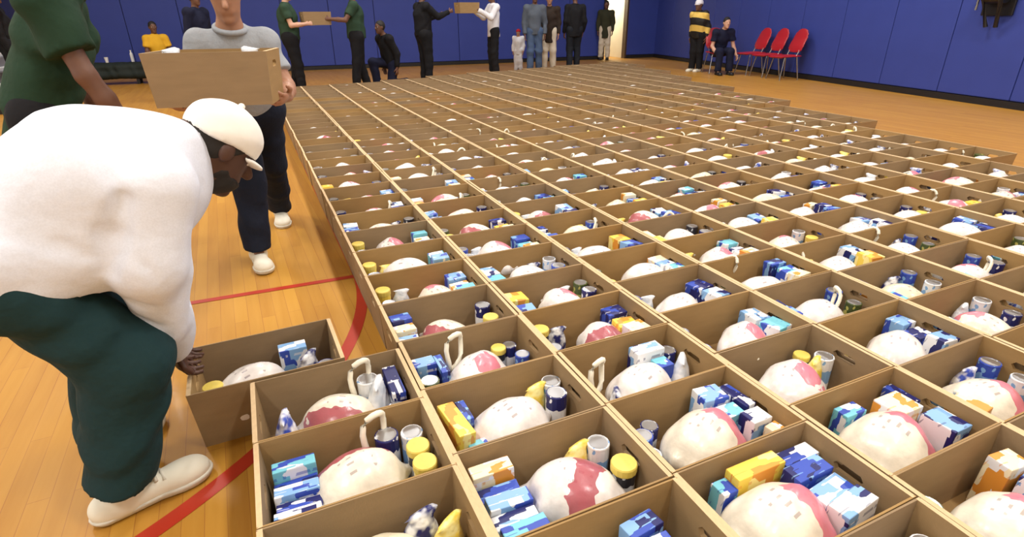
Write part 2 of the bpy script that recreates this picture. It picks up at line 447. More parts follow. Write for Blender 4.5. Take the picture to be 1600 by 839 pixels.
for n, b in enumerate(BOXES):
    if b['c'] < 0: lab = 'loose cardboard food box set down by the person in the white sweatshirt'
    else: lab = 'open brown cardboard food box, %s from the front in the %s column from the left' % (ordw(b['i']), ordw(b['c']+1))
    if n < INDIV: make_box((b['x'], b['y'], 0), b['rz'], lab, n < NEAR or b['c'] < 0)
    else:
        M = Matrix.Translation((b['x'], b['y'], 0)) @ Matrix.Rotation(b['rz'], 4, 'Z'); q = len(sV)
        sV += [tuple(M @ Vector(v)) for v in jV]; sF += [tuple(q+i for i in f) for f in jF]; sM += jM
o = link('cardboard_boxes', mesh_from('cardboard_boxes', sV, sF, [CARD_STUFF, RIM], fmat=sM))
tagit(o, 'farthest rows of open cardboard food boxes near the blue back wall', 'boxes', None, 'stuff')

# ------------------------------------------------------------------ groceries
def turkey_material(name, base, patch, kind):
    t = NT(name); v = t.coord(); s = t.sep(v); n = t.noise(v, 26, 3)
    jag = t.math('MULTIPLY', t.math('SUBTRACT', t.noise(v, 16, 2), .5), .09)
    x = t.math('ADD', s[0], jag); y = t.math('ADD', s[1], jag)
    if kind == 'band':   mask = t.math('LESS_THAN', t.math('ABSOLUTE', t.math('SUBTRACT', x, -.035)), .032)
    elif kind == 'top':  mask = t.math('GREATER_THAN', y, .028)
    elif kind == 'side': mask = t.math('MULTIPLY', t.math('GREATER_THAN', x, .012), t.math('LESS_THAN', y, .035))
    elif kind == 'spot': mask = t.math('LESS_THAN', t.math('ADD', t.math('MULTIPLY', x, x), t.math('MULTIPLY', t.math('ADD', y, .035), t.math('ADD', y, .035))), .0022)
    else: mask = None
    w = t.mix(t.ramp(n, .35, .7), base, tuple(c*.80 for c in base[:3])+(1,))
    # small illegible print strokes across the label
    wv = t.n('ShaderNodeTexWave', wave_type='BANDS', bands_direction='Y'); t.l(v, wv.inputs['Vector'])
    wv.inputs['Scale'].default_value = 13; wv.inputs['Distortion'].default_value = 0.6
    st = t.math('MULTIPLY', t.math('GREATER_THAN', wv.outputs[0], .82), t.math('GREATER_THAN', t.noise(t.scale(v, (60, 22, 22)), 1, 2), .55))
    area = t.math('MULTIPLY', t.math('LESS_THAN', t.math('ABSOLUTE', s[0]), .05), t.math('LESS_THAN', t.math('ABSOLUTE', s[1]), .05))
    w = t.mix(t.math('MULTIPLY', t.math('MULTIPLY', st, area), .6), w, srgb(120, 100, 110))
    if mask is not None: w = t.mix(t.math('MULTIPLY', mask, .92), w, t.mix(n, patch, tuple(min(1, c*1.5) for c in patch[:3])+(1,)))
    t.col(w); t.rough(.33, .5); t.bump(t.noise(v, 34, 3), .35, .006)
    t.b.inputs['Coat Weight'].default_value = .3; t.b.inputs['Coat Roughness'].default_value = .2
    return t.m
CREAM = srgb(242, 234, 216); WHITE = srgb(242, 236, 232); PALE = srgb(240, 230, 200)
MAROON = srgb(150, 60, 74); PINK = srgb(196, 104, 122)
TM = {'band': turkey_material('wrap_band', WHITE, MAROON, 'band'), 'top': turkey_material('wrap_top', CREAM, MAROON, 'top'),
      'side': turkey_material('wrap_side', CREAM, PINK, 'side'), 'spot': turkey_material('wrap_spot', WHITE, PINK, 'spot'),
      'white': turkey_material('wrap_white', WHITE, PINK, 'none'), 'cream': turkey_material('wrap_cream', PALE, MAROON, 'none')}
TNAME = {'band': 'maroon-banded', 'top': 'maroon-topped', 'side': 'pink-sided', 'spot': 'pink-spotted', 'white': 'white', 'cream': 'cream'}
def bird(h):
    f = Field((-.17, -.14, -.12), (.17, .14, .13), h)
    f.ell((-.015, 0, .005), (.112, .100, .096), k=.03)
    f.ell((.02, 0, .03), (.085, .070, .075), k=.03)                    # breast keel
    for s in (-1, 1):
        f.ell((-.045, .062*s, -.01), (.072, .042, .058), k=.025)        # thighs
        f.cap((-.07, .05*s, .0), (-.125, .026*s, .015), .026, .017, .02)  # legs tucked to the tail
        f.ell((.055, .068*s, -.005), (.04, .03, .045), k=.02)           # wings
    f.cap((.09, 0, -.01), (.135, 0, .0), .042, .012, .03)               # gathered neck end
    f.ripple(.0018, (45, 70), 4)
    return f
birdV, birdF = bird(.0115).nets(); birdV2, birdF2 = bird(.024).nets()
birdV = birdV-np.array([0, 0, birdV[:, 2].min()]); birdV2 = birdV2-np.array([0, 0, birdV2[:, 2].min()])
def bird_mesh(mat, lo=False):
    V, Fc = (birdV2, birdF2) if lo else (birdV, birdF)
    return mesh_from('turkey', V, Fc.tolist(), mat, True)
TURK = {k: bird_mesh(m_) for k, m_ in TM.items()}; TURK_LO = {k: bird_mesh(m_, True) for k, m_ in TM.items()}
NETM = plain('white_net_cord', srgb(240, 234, 215), .6, .06, 80)
def loop_mesh(hh=.085, w=.032):
    pts = [(w*math.cos(a)*(.35+.65*math.sin(max(0, min(math.pi, (a+math.pi/2)/2)))), .006*math.sin(3*a), hh*.5+hh*.5*math.sin(a)) for a in [(-math.pi/2)+2*math.pi*i/18 for i in range(19)]]
    return MB().tube(pts, .0085, 6).mesh('net_handle', NETM, True)
LOOP = loop_mesh(.085, .045); LOOP2 = loop_mesh(.13, .042)

def carton_mesh(name, c1, c2, c3, z1=.12, z2=-.22):
    t = NT('print_'+name); v = t.coord(); s = t.sep(v); n = t.noise(v, 2.6, 2)
    vo = t.n('ShaderNodeTexVoronoi', distance='CHEBYCHEV'); vo.inputs['Scale'].default_value = 2.3; vo.inputs['Randomness'].default_value = .85
    sh = t.n('ShaderNodeVectorMath', operation='ADD'); t.l(v, sh.inputs[0]); rv = t.n('ShaderNodeObjectInfo').outputs['Random']
    cm = t.n('ShaderNodeCombineXYZ'); t.l(t.math('MULTIPLY', rv, 9.0), cm.inputs[0]); t.l(t.math('MULTIPLY', rv, 23.0), cm.inputs[1]); t.l(cm.outputs[0], sh.inputs[1])
    t.l(sh.outputs[0], vo.inputs['Vector']); cv = t.sep(vo.outputs['Color'])[0]
    a = t.mix(t.math('GREATER_THAN', cv, .52), c1, c2)
    a = t.mix(t.math('GREATER_THAN', cv, .76), a, c3)
    st = t.math('GREATER_THAN', t.math('SINE', t.math('MULTIPLY', t.math('ADD', s[1], s[2]), 34)), .55)
    a = t.mix(t.math('MULTIPLY', t.math('MULTIPLY', st, t.math('GREATER_THAN', n, .55)), .55), a, c3)
    t.col(a); t.rough(.4, .4)
    return MB().box((-.5, -.5, -.5), (.5, .5, .5), .03).mesh('food_carton', t.m)
BLUE = srgb(52, 78, 178); NAVY = srgb(30, 34, 98); SKY = srgb(132, 176, 224); CYAN = srgb(120, 196, 214); YEL = srgb(236, 206, 84); ORG = srgb(222, 150, 60); WH = srgb(236, 238, 242)
CART = {'blue': carton_mesh('blue', BLUE, NAVY, SKY), 'pale blue': carton_mesh('pale_blue', SKY, BLUE, WH), 'cyan': carton_mesh('cyan', CYAN, WH, BLUE),
        'yellow': carton_mesh('yellow', YEL, srgb(244, 228, 150), ORG), 'cream': carton_mesh('cream', srgb(240, 230, 196), WH, ORG), 'navy': carton_mesh('navy', NAVY, BLUE, WH),
        'white and blue': carton_mesh('white_blue', WH, SKY, NAVY)}
def can_mesh(name, c1, c2):
    t = NT('label_'+name); s = t.sep(t.coord()); n = t.noise(t.coord(), 30, 1)
    a = t.mix(t.math('LESS_THAN', t.math('ABSOLUTE', t.math('ADD', s[2], -.085)), .028), c1, c2)
    t.col(t.mix(t.math('GREATER_THAN', n, .62), a, c2)); t.rough(.35, .5)
    return MB().lathe([(.034, 0), (.0365, .003), (.0355, .007), (.0355, .158), (.0365, .162), (.035, .166), (.033, .166)], 16).mesh('food_can', t.m, False)
LID = MB().lathe([(.031, .1655), (.031, .1675), (.026, .1672), (.0255, .1665)], 16).mesh('lid', TIN)
YLID = MB().lathe([(.037, .150), (.0375, .152), (.0375, .172), (.035, .176), (.02, .1765)], 16).mesh('lid', plain('yellow_lid', srgb(222, 200, 96), .4))
CANS = {'navy': can_mesh('navy', NAVY, WH), 'blue': can_mesh('blue', BLUE, SKY), 'green': can_mesh('green', srgb(70, 84, 44), srgb(180, 176, 96)), 'dark': can_mesh('dark', srgb(40, 40, 50), srgb(200, 204, 212)),
        'white': can_mesh('white', WH, SKY), 'yellow': can_mesh('yellow', YEL, srgb(250, 240, 190))}
def bag_mesh(name, c1, c2):
    t = NT('pouch_'+name); v = t.coord(); t.col(t.mix(t.ramp(t.noise(v, 22, 2), .42, .58), c1, c2)); t.rough(.35, .5); t.bump(t.noise(v, 40, 2), .4, .01)
    f = Field((-.09, -.06, -.01), (.09, .06, .21), .011)
    f.ell((0, 0, .085), (.056, .036, .088), k=.02); f.cap((-.045, 0, .172), (.045, 0, .172), .010, .010, .02); f.cap((-.035, 0, .02), (.035, 0, .02), .018, .018, .02)
    f.ripple(.002, (50, 75), 2); V, Fc = f.nets(); V[:, 2] -= V[:, 2].min()
    return mesh_from('food_pouch', V, Fc.tolist(), t.m, True)
BAGS = {'blue and white': bag_mesh('blue', WH, BLUE), 'yellow': bag_mesh('yellow', YEL, srgb(248, 236, 160)), 'white': bag_mesh('white', WH, srgb(206, 214, 224)), 'navy and white': bag_mesh('navy', NAVY, WH)}

COUNT = dict(turkey=0, carton=0, can=0, pouch=0)
STUFFQ = {}
def where(b):
    if b['c'] < 0: return 'in the loose box by the bending person'
    return 'in %s box from the front, %s column from left' % (ordw(b['i']), ordw(b['c']+1))
def put(kind, name, me, b, loc, rot, scale, label, cat, group):
    M = Matrix.Translation((b['x'], b['y'], T+.001)) @ Matrix.Rotation(b['rz'], 4, 'Z')
    if COUNT[kind] >= 300:
        L = M @ Matrix.Translation(loc) @ __import__('mathutils').Euler(rot).to_matrix().to_4x4() @ Matrix.Diagonal((*scale, 1))
        STUFFQ.setdefault(kind, []).append((me, L)); return None
    COUNT[kind] += 1
    o = link(name, me, None, M @ Vector(loc), (rot[0], rot[1], rot[2]+b['rz']), scale)
    return tagit(o, label+' '+where(b), cat, group)
def turkey(b, kind, loc, rz, sc=1.0, loop=None, lo=False):
    o = put('turkey', 'turkey', (TURK_LO if lo else TURK)[kind], b, (loc[0], loc[1], 0), (0, 0, rz), (sc, sc, sc*loc[2]), TNAME[kind]+' wrapped turkey', 'turkey', 'wrapped turkeys in the food boxes')
    if o and loop is not None:
        link('net_handle', LOOP if loop > 0 else LOOP2, o, (-.118 if loop != 2 else .10, 0, .095), (0, -.35 if loop != 2 else .3, .9))
def carton(b, color, loc, size, rot=(0, 0, 0)):
    put('carton', 'food_carton', CART[color], b, loc, rot, size, color+' food carton', 'carton', 'food cartons in the boxes')
def can(b, color, x, y, sc=1.0, lid=True, z=0):
    o = put('can', 'food_can', CANS[color], b, (x, y, z), (0, 0, x*40), (sc, sc, sc), color+' food can', 'can', 'food cans in the boxes')
    if o and lid: link('lid', YLID if color == 'yellow' or (color == 'dark' and b['d'] < 2.2) else LID, o)
def pouch(b, color, x, y, rz=0, sc=1.0, tilt=0):
    put('pouch', 'food_pouch', BAGS[color], b, (x, y, 0), (tilt, 0, rz), (sc, sc, sc), color+' food pouch', 'pouch', 'food pouches in the boxes')
def row_of_cartons(b, cols, x0, w, y0, y1, tilt=0.0, rr=rnd):
    n = len(cols); st = (y1-y0)/n
    for i, c in enumerate(cols):
        hgt = rr.uniform(.155, .185)
        carton(b, c, (x0+rr.uniform(-.004, .004), y0+st*(i+.5), hgt/2+.002), (w, st*.86, hgt), (rr.uniform(-.10, .10), rr.uniform(-.05, .05), rr.uniform(-.14, .14)))
def lying_cartons(b, cols, x0, w, y0, y1, rr=rnd):
    # a tall carton at the bottom with broad ones lying on top of it
    n = len(cols); st = (y1-y0)/n
    for i, c in enumerate(cols):
        hgt = [.175, .150, .165, .14][i % 4]
        carton(b, c, (x0, y0+st*(i+.5), hgt/2+.002), (w, st*.90, hgt), (rr.uniform(-.06, .06), rr.uniform(-.06, .06), rr.uniform(-.10, .10)))

SPECIAL = {}
def sp(c, k): 
    def deco(f): SPECIAL[(c, k)] = f; return f
    return deco
@sp(0, 1)
def _(b):
    turkey(b, 'top', (-.005, -.02, .98), 2.9, 1.0); pouch(b, 'blue and white', -.165, -.02, 1.4, .98)
    can(b, 'white', .115, .085, 1.02); o = pouch(b, 'white', .135, .015, 1.2, 1.06); carton(b, 'navy', (.195, .03, .09), (.045, .17, .178)); can(b, 'navy', .175, -.085, .9)
    turkey_loop_pos.append((b, (.075, .085, .15)))
@sp(0, 2)
def _(b):
    turkey(b, 'top', (.01, -.015, 1.02), .15, 1.05); lying_cartons(b, ['white and blue', 'navy', 'pale blue', 'blue', 'cyan'], -.155, .115, -.13, .10)
    can(b, 'navy', .11, .095, 1.0); can(b, 'white', .185, .085, .95); can(b, 'yellow', .185, -.06, .95); can(b, 'dark', .185, .012, .95)
    turkey_loop_pos.append((b, (.06, .10, .15)))
@sp(0, 3)
def _(b):
    turkey(b, 'cream', (0, 0, .98), .3, 1.0); carton(b, 'cyan', (-.16, .05, .085), (.11, .05, .17)); carton(b, 'blue', (-.16, -.02, .08), (.11, .05, .16))
    pouch(b, 'yellow', .175, .03, .5, .95); pouch(b, 'navy and white', .12, .085, .2, .95)
@sp(1, 2)
def _(b):   # box with the white bird and the leaning yellow carton
    turkey(b, 'white', (.0, -.02, 1.0), .2, 1.05); carton(b, 'yellow', (-.185, .02, .092), (.055, .17, .18), (0, .08, .1)); carton(b, 'blue', (-.135, .065, .085), (.03, .10, .165))
    carton(b, 'cyan', (-.14, -.08, .07), (.06, .06, .14)); pouch(b, 'yellow', .125, .085, .2, .92); can(b, 'navy', .175, .02, 1.0); can(b, 'white', .195, .095, .95)
@sp(1, 3)
def _(b):
    turkey(b, 'band', (.03, -.02, 1.03), 2.5, 1.06, None); lying_cartons(b, ['cyan', 'white and blue', 'pale blue', 'blue', 'cream'], -.155, .12, -.135, .135)
    pouch(b, 'yellow', .11, .098, .2, .9); can(b, 'white', .178, .085, .95); can(b, 'dark', .188, -.03, 1.0)
@sp(1, 4)
def _(b):
    turkey(b, 'white', (-.08, -.02, .95), .2, 1.0); row_of_cartons(b, ['pale blue', 'cyan', 'blue'], .10, .10, -.05, .13)
@sp(1, 1)
def _(b):
    turkey(b, 'spot', (.0, -.03, 1.0), .7, 1.0); carton(b, 'pale blue', (-.185, .05, .09), (.08, .06, .178)); carton(b, 'blue', (-.125, .03, .085), (.03, .12, .165)); can(b, 'green', -.19, -.04, .95)
    can(b, 'dark', .12, .08, .8); can(b, 'navy', .17, .09, .8); can(b, 'blue', .19, .01, .8); turkey_loop_pos.append((b, (-.075, .075, .13)))
@sp(2, 2)
def _(b):
    turkey(b, 'white', (.0, -.03, .98), .3, 1.0); carton(b, 'white and blue', (.09, .085, .095), (.12, .06, .185)); carton(b, 'cyan', (.115, .02, .08), (.06, .06, .155)); pouch(b, 'white', .18, -.01, .9, .95)
    pouch(b, 'navy and white', -.135, -.06, 1.1, .85); can(b, 'navy', .19, .085, .9); turkey_loop_pos.append((b, (-.185, .01, .13)))
@sp(2, 3)
def _(b):
    turkey(b, 'side', (.0, -.03, 1.05), .35, 1.06); can(b, 'blue', -.17, .06, .85); can(b, 'navy', -.12, .095, .8); can(b, 'white', -.19, -.01, .8)
    for i, (cc, x, y, w, d, h_) in enumerate([('pale blue', .115, .09, .09, .075, .185), ('cyan', .13, .015, .075, .06, .165), ('white and blue', .175, -.045, .075, .06, .175), ('navy', .2, .06, .045, .12, .17), ('cream', .2, -.105, .05, .05, .16)]):
        carton(b, cc, (x, y, h_/2+.002), (w, d, h_), (0, 0, .06*i-.1))
@sp(2, 4)
def _(b):
    turkey(b, 'side', (-.05, -.035, 1.06), .1, 1.12); carton(b, 'yellow', (.0, .108, .095), (.17, .05, .185)); carton(b, 'cyan', (-.11, .105, .08), (.05, .05, .16))
    row_of_cartons(b, ['white and blue', 'pale blue', 'blue'], .13, .13, -.12, .08); carton(b, 'navy', (.16, .108, .08), (.13, .05, .17))
@sp(3, 3)
def _(b):
    turkey(b, 'spot', (-.04, -.02, 1.0), .6, 1.08); pouch(b, 'yellow', .12, .03, .4, .9); can(b, 'white', .18, .04, .95); can(b, 'dark', .14, .1, .8)
@sp(3, 4)
def _(b):
    turkey(b, 'side', (-.03, -.03, 1.05), .2, 1.1); carton(b, 'cyan', (-.02, .11, .08), (.09, .05, .16)); carton(b, 'cream', (.115, .05, .092), (.11, .09, .183)); carton(b, 'white and blue', (.175, -.06, .09), (.085, .1, .178)); carton(b, 'navy', (.2, .09, .085), (.04, .1, .16))
@sp(-1, 0)
def _(b):
    turkey(b, 'white', (-.06, -.03, .96), .3, 1.0); pouch(b, 'navy and white', .13, -.01, .8, .98); carton(b, 'pale blue', (.09, .09, .085), (.10, .06, .168)); can(b, 'dark', -.185, -.04, .9, True); can(b, 'blue', .19, -.06, .9)
turkey_loop_pos = []
FULL = 78
for n, b in enumerate(BOXES):
    rr = random.Random(b['c']*100+b['i']*7+5)
    key = (b['c'], b['k'])
    if key in SPECIAL: SPECIAL[key](b); continue
    kind = rr.choices(['white', 'spot', 'side', 'top', 'band', 'cream'], [5, 2, 1.5, 1.2, 1, 1.5])[0]
    lo = n > 130
    sc = rr.uniform(.92, 1.06); tx = rr.uniform(-.04, .05)
    turkey(b, kind, (tx, rr.uniform(-.035, .0), rr.uniform(.92, 1.02)), rr.uniform(-.6, 3.4), sc, (1 if rr.random() < .3 else (-1 if rr.random() < .2 else None)) if n < 200 else None, lo)
    if n >= 330: continue
    side = rr.choice((-1, 1)) if n < FULL else rr.choice((-1, 1, 1))
    cols = list(CART); rr.shuffle(cols); cs = list(CANS); rr.shuffle(cs); cs.sort(key=lambda q: q == 'yellow' and rr.random() < .65); bs = list(BAGS); rr.shuffle(bs)
    if n < FULL:
        if rr.random() < .55: row_of_cartons(b, cols[:rr.choice((2, 3))], side*.175+(tx*.4), .085, -.1, .12, rr=rr)
        else: lying_cartons(b, cols[:3], side*.17, .09, -.11, .13, rr=rr)
        can(b, cs[0], -side*.185, .085, .95); can(b, cs[1], -side*.18, rr.uniform(-.04, .0), rr.uniform(.85, 1))
        if rr.random() < .6: pouch(b, bs[0], -side*.10, .105, rr.uniform(-.3, .3), .78)
    else:
        if rr.random() < .7: pouch(b, bs[0], side*.175, .05, rr.uniform(0, 3), .98)
        if rr.random() < .6: can(b, cs[0], -side*.18, .08, 1.0, n < 140)
        if n < 120: carton(b, cols[0], (-side*.17, -.03, .08), (.09, .06, .16))
for j, (b, p) in enumerate(turkey_loop_pos):
    # the long net handles that stand up behind the nearest birds belong to those birds
    M = Matrix.Translation((b['x'], b['y'], 0)) @ Matrix.Rotation(b['rz'], 4, 'Z'); w = M @ Vector(p)
    best = min((o for o in COL.objects if o.name.startswith('turkey')), key=lambda o: (o.location-w).length)
    h_ = link('net_handle', LOOP2, best); h_.matrix_parent_inverse = Matrix.Identity(4)
    bm_ = Matrix.LocRotScale(best.location, best.rotation_euler, best.scale)
    h_.matrix_basis = bm_.inverted() @ (Matrix.Translation((w.x, w.y, .10)) @ Matrix.Rotation(.5, 4, 'Z') @ Matrix.Rotation(.25, 4, 'Y') @ Matrix.Scale(1.15, 4))
for kind, items in STUFFQ.items():
    V, Fc, mats, fm = [], [], [], []
    for me, L in items:
        q = len(V); V += [tuple(L @ v.co) for v in me.vertices]
        mt = me.materials[0]
        if mt not in mats: mats.append(mt)
        for p in me.polygons: Fc.append(tuple(q+i for i in p.vertices)); fm.append(mats.index(mt))
    nm = {'turkey': 'turkeys', 'carton': 'food_cartons', 'can': 'food_cans', 'pouch': 'food_pouches'}[kind]
    o = link(nm, mesh_from(nm, V, Fc, mats, True, fm))
    tagit(o, 'wrapped %s in the farthest rows of boxes' % nm.replace('_', ' '), nm.split('_')[-1], None, 'stuff')

# ------------------------------------------------------------------ people
A_ = lambda *v: np.array(v, float)
def unit(v): v = np.array(v, float); return v/np.linalg.norm(v)
def skin(name, c):
    t = NT(name); v = t.coord(); d = tuple(x*.78 for x in c[:3])+(1,)
    t.col(t.mix(t.noise(v, 18, 3), d, c)); t.rough(.5, .4); t.b.inputs['Subsurface Weight'].default_value = .05
    t.bump(t.noise(v, 120, 2), .08, .002); return t.m
SK_DARK = skin('deep_brown_skin', srgb(84, 56, 44)); SK_BROWN = skin('brown_skin', srgb(112, 78, 62)); SK_TAN = skin('tan_skin', srgb(178, 132, 106)); SK_LIGHT = skin('light_skin', srgb(212, 166, 142))
EYE = plain('eye_white', srgb(225, 222, 215), .2, .03); HAIR = plain('black_hair', srgb(26, 22, 20), .7, .3, 90); HAIR_BR = plain('brown_hair', srgb(72, 50, 34), .7, .3, 90)
GREY_HAIR = plain('grey_beard', srgb(120, 112, 106), .8, .3, 120)
SHOE_W = plain('white_shoe_leather', srgb(226, 222, 206), .5, .06, 30); SOLE_W = plain('white_rubber_sole', srgb(205, 200, 186), .6, .08, 30)
SHOE_K = plain('black_shoe_leather', srgb(24, 22, 24), .4); SOLE_K = plain('black_rubber_sole', srgb(16, 15, 16), .7)
NAVY_TRIM = plain('navy_shoe_trim', srgb(40, 46, 72), .5)

def add_hand(f, wr, hd, pn, right_hand, curl=.45, s=1.0, rf=.0095):
    hd = unit(hd); pn = unit(pn-hd*(np.dot(pn, hd))); th = np.cross(hd, pn) if right_hand else np.cross(pn, hd)
    f.cap(wr-hd*.01, wr+hd*.078*s, .025*s, .036*s, .012, flat=(pn, 1.9))
    for i, (o, ln) in enumerate(((.030, .95), (.010, 1.06), (-.010, 1.0), (-.029, .78))):
        p = wr+hd*.082*s+th*o*s; d = unit(hd+th*o*2.5)
        for j, L in enumerate((.036, .026, .021)):
            a = curl*(j+.6); dd = unit(d*math.cos(a)+pn*math.sin(a)); q = p+dd*L*ln*s
            f.cap(p, q, rf*(1-.08*j)*s, rf*(.94-.08*j)*s, .003); p = q
    p = wr+hd*.025*s+th*.026*s; q = p+unit(hd*.55+th*.75+pn*.15)*.040*s; e = q+unit(hd*.85+th*.2+pn*.45)*.033*s
    f.cap(p, q, .0135*s, rf*1.15*s, .008); f.cap(q, e, rf*1.12*s, rf*.95*s, .003)

def human(label, J, look, h=.013, hc=.018, group=None, seed=1):
    g = look.get('girth', 1.0); S = look.get('scale', 1.0)
    base = (J['r']['an']+J['l']['an'])/2; org = A_(base[0], base[1], 0) if 'root' not in J else J['root']
    root = empty('person', tuple(org)); tagit(root, label, 'person', group)
    P = [J['pel'], J['che'], J['nek'], J['hed']]+[J[s][k] for s in 'rl' for k in ('sh', 'el', 'wr', 'hip', 'kn', 'an')]
    P += [J[s]['wr']+unit(J[s]['hd'])*.2*S for s in 'rl']+[J[s]['an']+unit(J[s]['tf'])*.22*S for s in 'rl']
    lo = np.min(P, 0)-.30*g; hi = np.max(P, 0)+.30*g; lo[2] = max(lo[2], -.02)
    up = unit(J['che']-J['pel']); lat = unit(J['l']['sh']-J['r']['sh']); fo = unit(np.cross(lat, up))
    hf = unit(J['hf']); hu = unit(J['hu']-hf*np.dot(J['hu'], hf)); hr = np.cross(hf, hu); H_ = J['hed']; ax = [hf, hr, hu]
    # the body, one continuous skin
    f = Field(lo, hi, h)
    f.cap(J['r']['hip'], J['l']['hip'], .085*S, .085*S, .05)
    f.cap(J['pel'], J['che'], .125*g*S, .135*S, .06, flat=(fo, 1.3)); f.cap(J['che'], J['nek'], .12*S, .06*S, .05, flat=(fo, 1.2))
    f.cap(J['r']['sh'], J['l']['sh'], .052*S, .052*S, .05)
    f.cap(J['nek'], H_-hu*.05*S-hf*.012*S, .056*S, .050*S, .03)
    for s in 'rl':
        a = J[s]
        f.cap(a['sh'], a['el'], .050*S, .041*S, .03); f.cap(a['el'], a['el']*.55+a['wr']*.45, .041*S, .041*S, .02); f.cap(a['el']*.55+a['wr']*.45, a['wr'], .040*S, .028*S, .02)
        f.cap(a['hip'], a['kn'], .082*g*S, .056*S, .04); f.cap(a['kn'], a['kn']*.6+a['an']*.4, .054*S, .053*S, .03); f.cap(a['kn']*.6+a['an']*.4, a['an'], .052*S, .036*S, .03)
        f.cap(a['an']-A_(0, 0, .03)*S, a['an']+unit(a['tf'])*.13*S-A_(0, 0, .05)*S, .036*S, .026*S, .03)
        add_hand(f, a['wr'], a['hd'], a['pn'], s == 'r', a.get('curl', .4), S, look.get('rf', .0115))
    f.ell(H_+hu*.028*S-hf*.008*S, A_(.098, .077, .097)*S, ax, .02); f.ell(H_-hu*.045*S+hf*.022*S, A_(.070, .057, .075)*S, ax, .03)
    f.cap(H_+hf*.088*S+hu*.012*S, H_+hf*.108*S-hu*.022*S, .009*S, .016*S, .012)
    f.cap(H_+hf*.078*S+hu*.030*S-hr*.034*S, H_+hf*.078*S+hu*.030*S+hr*.034*S, .014*S, .014*S, .015)
    f.cap(H_+hf*.078*S-hu*.056*S-hr*.020*S, H_+hf*.078*S-hu*.056*S+hr*.020*S, .012*S, .012*S, .010); f.ell(H_+hf*.066*S-hu*.100*S, A_(.024, .026, .020)*S, ax, .02)
    for s in (-1, 1):
        f.ell(H_+hf*.100*S+hu*.010*S+hr*.033*s*S, A_(.016, .017, .013)*S, ax, .012, 'sub')
        f.ell(H_-hf*.004*S+hr*.078*s*S, A_(.020, .010, .029)*S, ax, .008)
    if look.get('ground', True): f.cut((0, 0, .008), (0, 0, -1))
    link('body', f.mesh('body', look['skin'], org), root)
    ey = MB(); bmesh.ops.create_uvsphere(ey.bm, u_segments=10, v_segments=8, radius=.0120*S); eme = ey.mesh('eye', EYE, True)
    ey = MB(); bmesh.ops.create_uvsphere(ey.bm, u_segments=8, v_segments=6, radius=.0062*S); pme = ey.mesh('pupil', HAIR, True)
    for s in (-1, 1): link('pupil', pme, link('eye', eme, root, tuple(H_+hf*.073*S+hu*.010*S+hr*.033*s*S-org)), tuple(hf*.0082*S))
    # shirt
    rr = np.random.RandomState(seed)
    if look.get('shirt'):
        f = Field(lo, hi, hc); rh, rc = look.get('torso', (.165*g*S, .165*g*S)); hem = J['pel']-up*look.get('hem', .06)*S
        fl = look.get('flat', 1.2)
        f.cap(hem, J['che'], rh, rc, .05, flat=(fo, fl), ends=(True, False))
        f.cap(J['che'], J['nek']-unit(J['nek']-J['che'])*.03, rc*.92, .085*S, .05, flat=(fo, 1.15)); f.cap(J['r']['sh'], J['l']['sh'], .075*S, .075*S, .05)
        if 'extra' in look: look['extra'](f)
        sw = look.get('sleeve_r', (.082*S, .064*S, .050*S))
        for s in 'rl':
            a = J[s]
            if look.get('sleeve', 'long') == 'long':
                f.cap(a['sh'], a['el'], sw[0], sw[1], look.get('sk', .045)); f.cap(a['el'], a['wr']+(a['wr']-a['el'])*look.get('cuff', -.04), sw[1], sw[2], .03, ends=(False, True))
            else: f.cap(a['sh'], a['sh']*.35+a['el']*.65, sw[0], sw[0]*.95, .045, ends=(False, True))
        f.ripple(look.get('wr_amp', .004), look.get('wr_f', (18, 27, 40)), seed)
        link(look.get('top_name', 'shirt'), f.mesh('shirt', look['shirt'], org), root)
        c = J['nek']+unit(J['nek']-J['che'])*-.012
        if look.get('collar', True):
            n = unit(H_-hu*.05*S-J['nek']); u_ = unit(np.cross(n, lat)); v_ = np.cross(n, u_)
            pts = [c-org+n*.012+(u_*math.cos(t)*.071+v_*math.sin(t)*.071)*S for t in np.linspace(0, 2*math.pi, 19)]
            link('collar', MB().tube(pts, .014*S, 8).mesh('collar', look['shirt'], True), root)
    # trousers
    if look.get('pants'):
        f = Field(lo, hi, hc); tr = look.get('leg_r', (.108*g*S, .088*S, .080*S))
        f.cap(J['r']['hip'], J['l']['hip'], .110*g*S, .110*g*S, .06); f.cap((J['r']['hip']+J['l']['hip'])/2, J['pel']+up*.05*S, .125*g*S, .14*g*S, .06, flat=(fo, 1.25), ends=(False, True))
        for s in 'rl':
            a = J[s]; e = a['an']+unit(a['an']-a['kn'])*look.get('drop', .0)
            f.cap(a['hip'], a['kn'], tr[0], tr[1], .04); f.cap(a['kn'], e, tr[1], tr[2], .035, ends=(False, True))
        f.ripple(look.get('wr_amp_p', .0035), (17, 29, 44), seed+7)
        if look.get('ground', True): f.cut((0, 0, .012), (0, 0, -1))
        link('trousers', f.mesh('trousers', look['pants'], org), root)
    # shoes
    sm, so = look.get('shoe', (SHOE_K, SOLE_K)); hs = look.get('shoe_h', hc*.6)
    for s in 'rl':
        a = J[s]; t = unit(a['tf']); z0 = a['an'][2]-.085*S; an = a['an'].copy(); n = np.cross(t, A_(0, 0, 1)); upv = np.cross(n, t)
        he = an-t*.055*S-A_(0, 0, .045)*S; to = an+t*.175*S-upv*.056*S-A_(0, 0, .0)
        lo2 = np.minimum(he, to)-.12; hi2 = np.maximum(he, to)+.14
        f = Field(lo2, hi2, hs)
        f.cap(he, to, .043*S, .040*S, .02, flat=(n, 1.0)); f.ell(an+t*.15*S-upv*.050*S, A_(.072, .052, .036)*S, [t, n, upv], .02); f.cap(an-t*.02*S-upv*.04*S, an+upv*.01*S, .050*S, .046*S, .02)
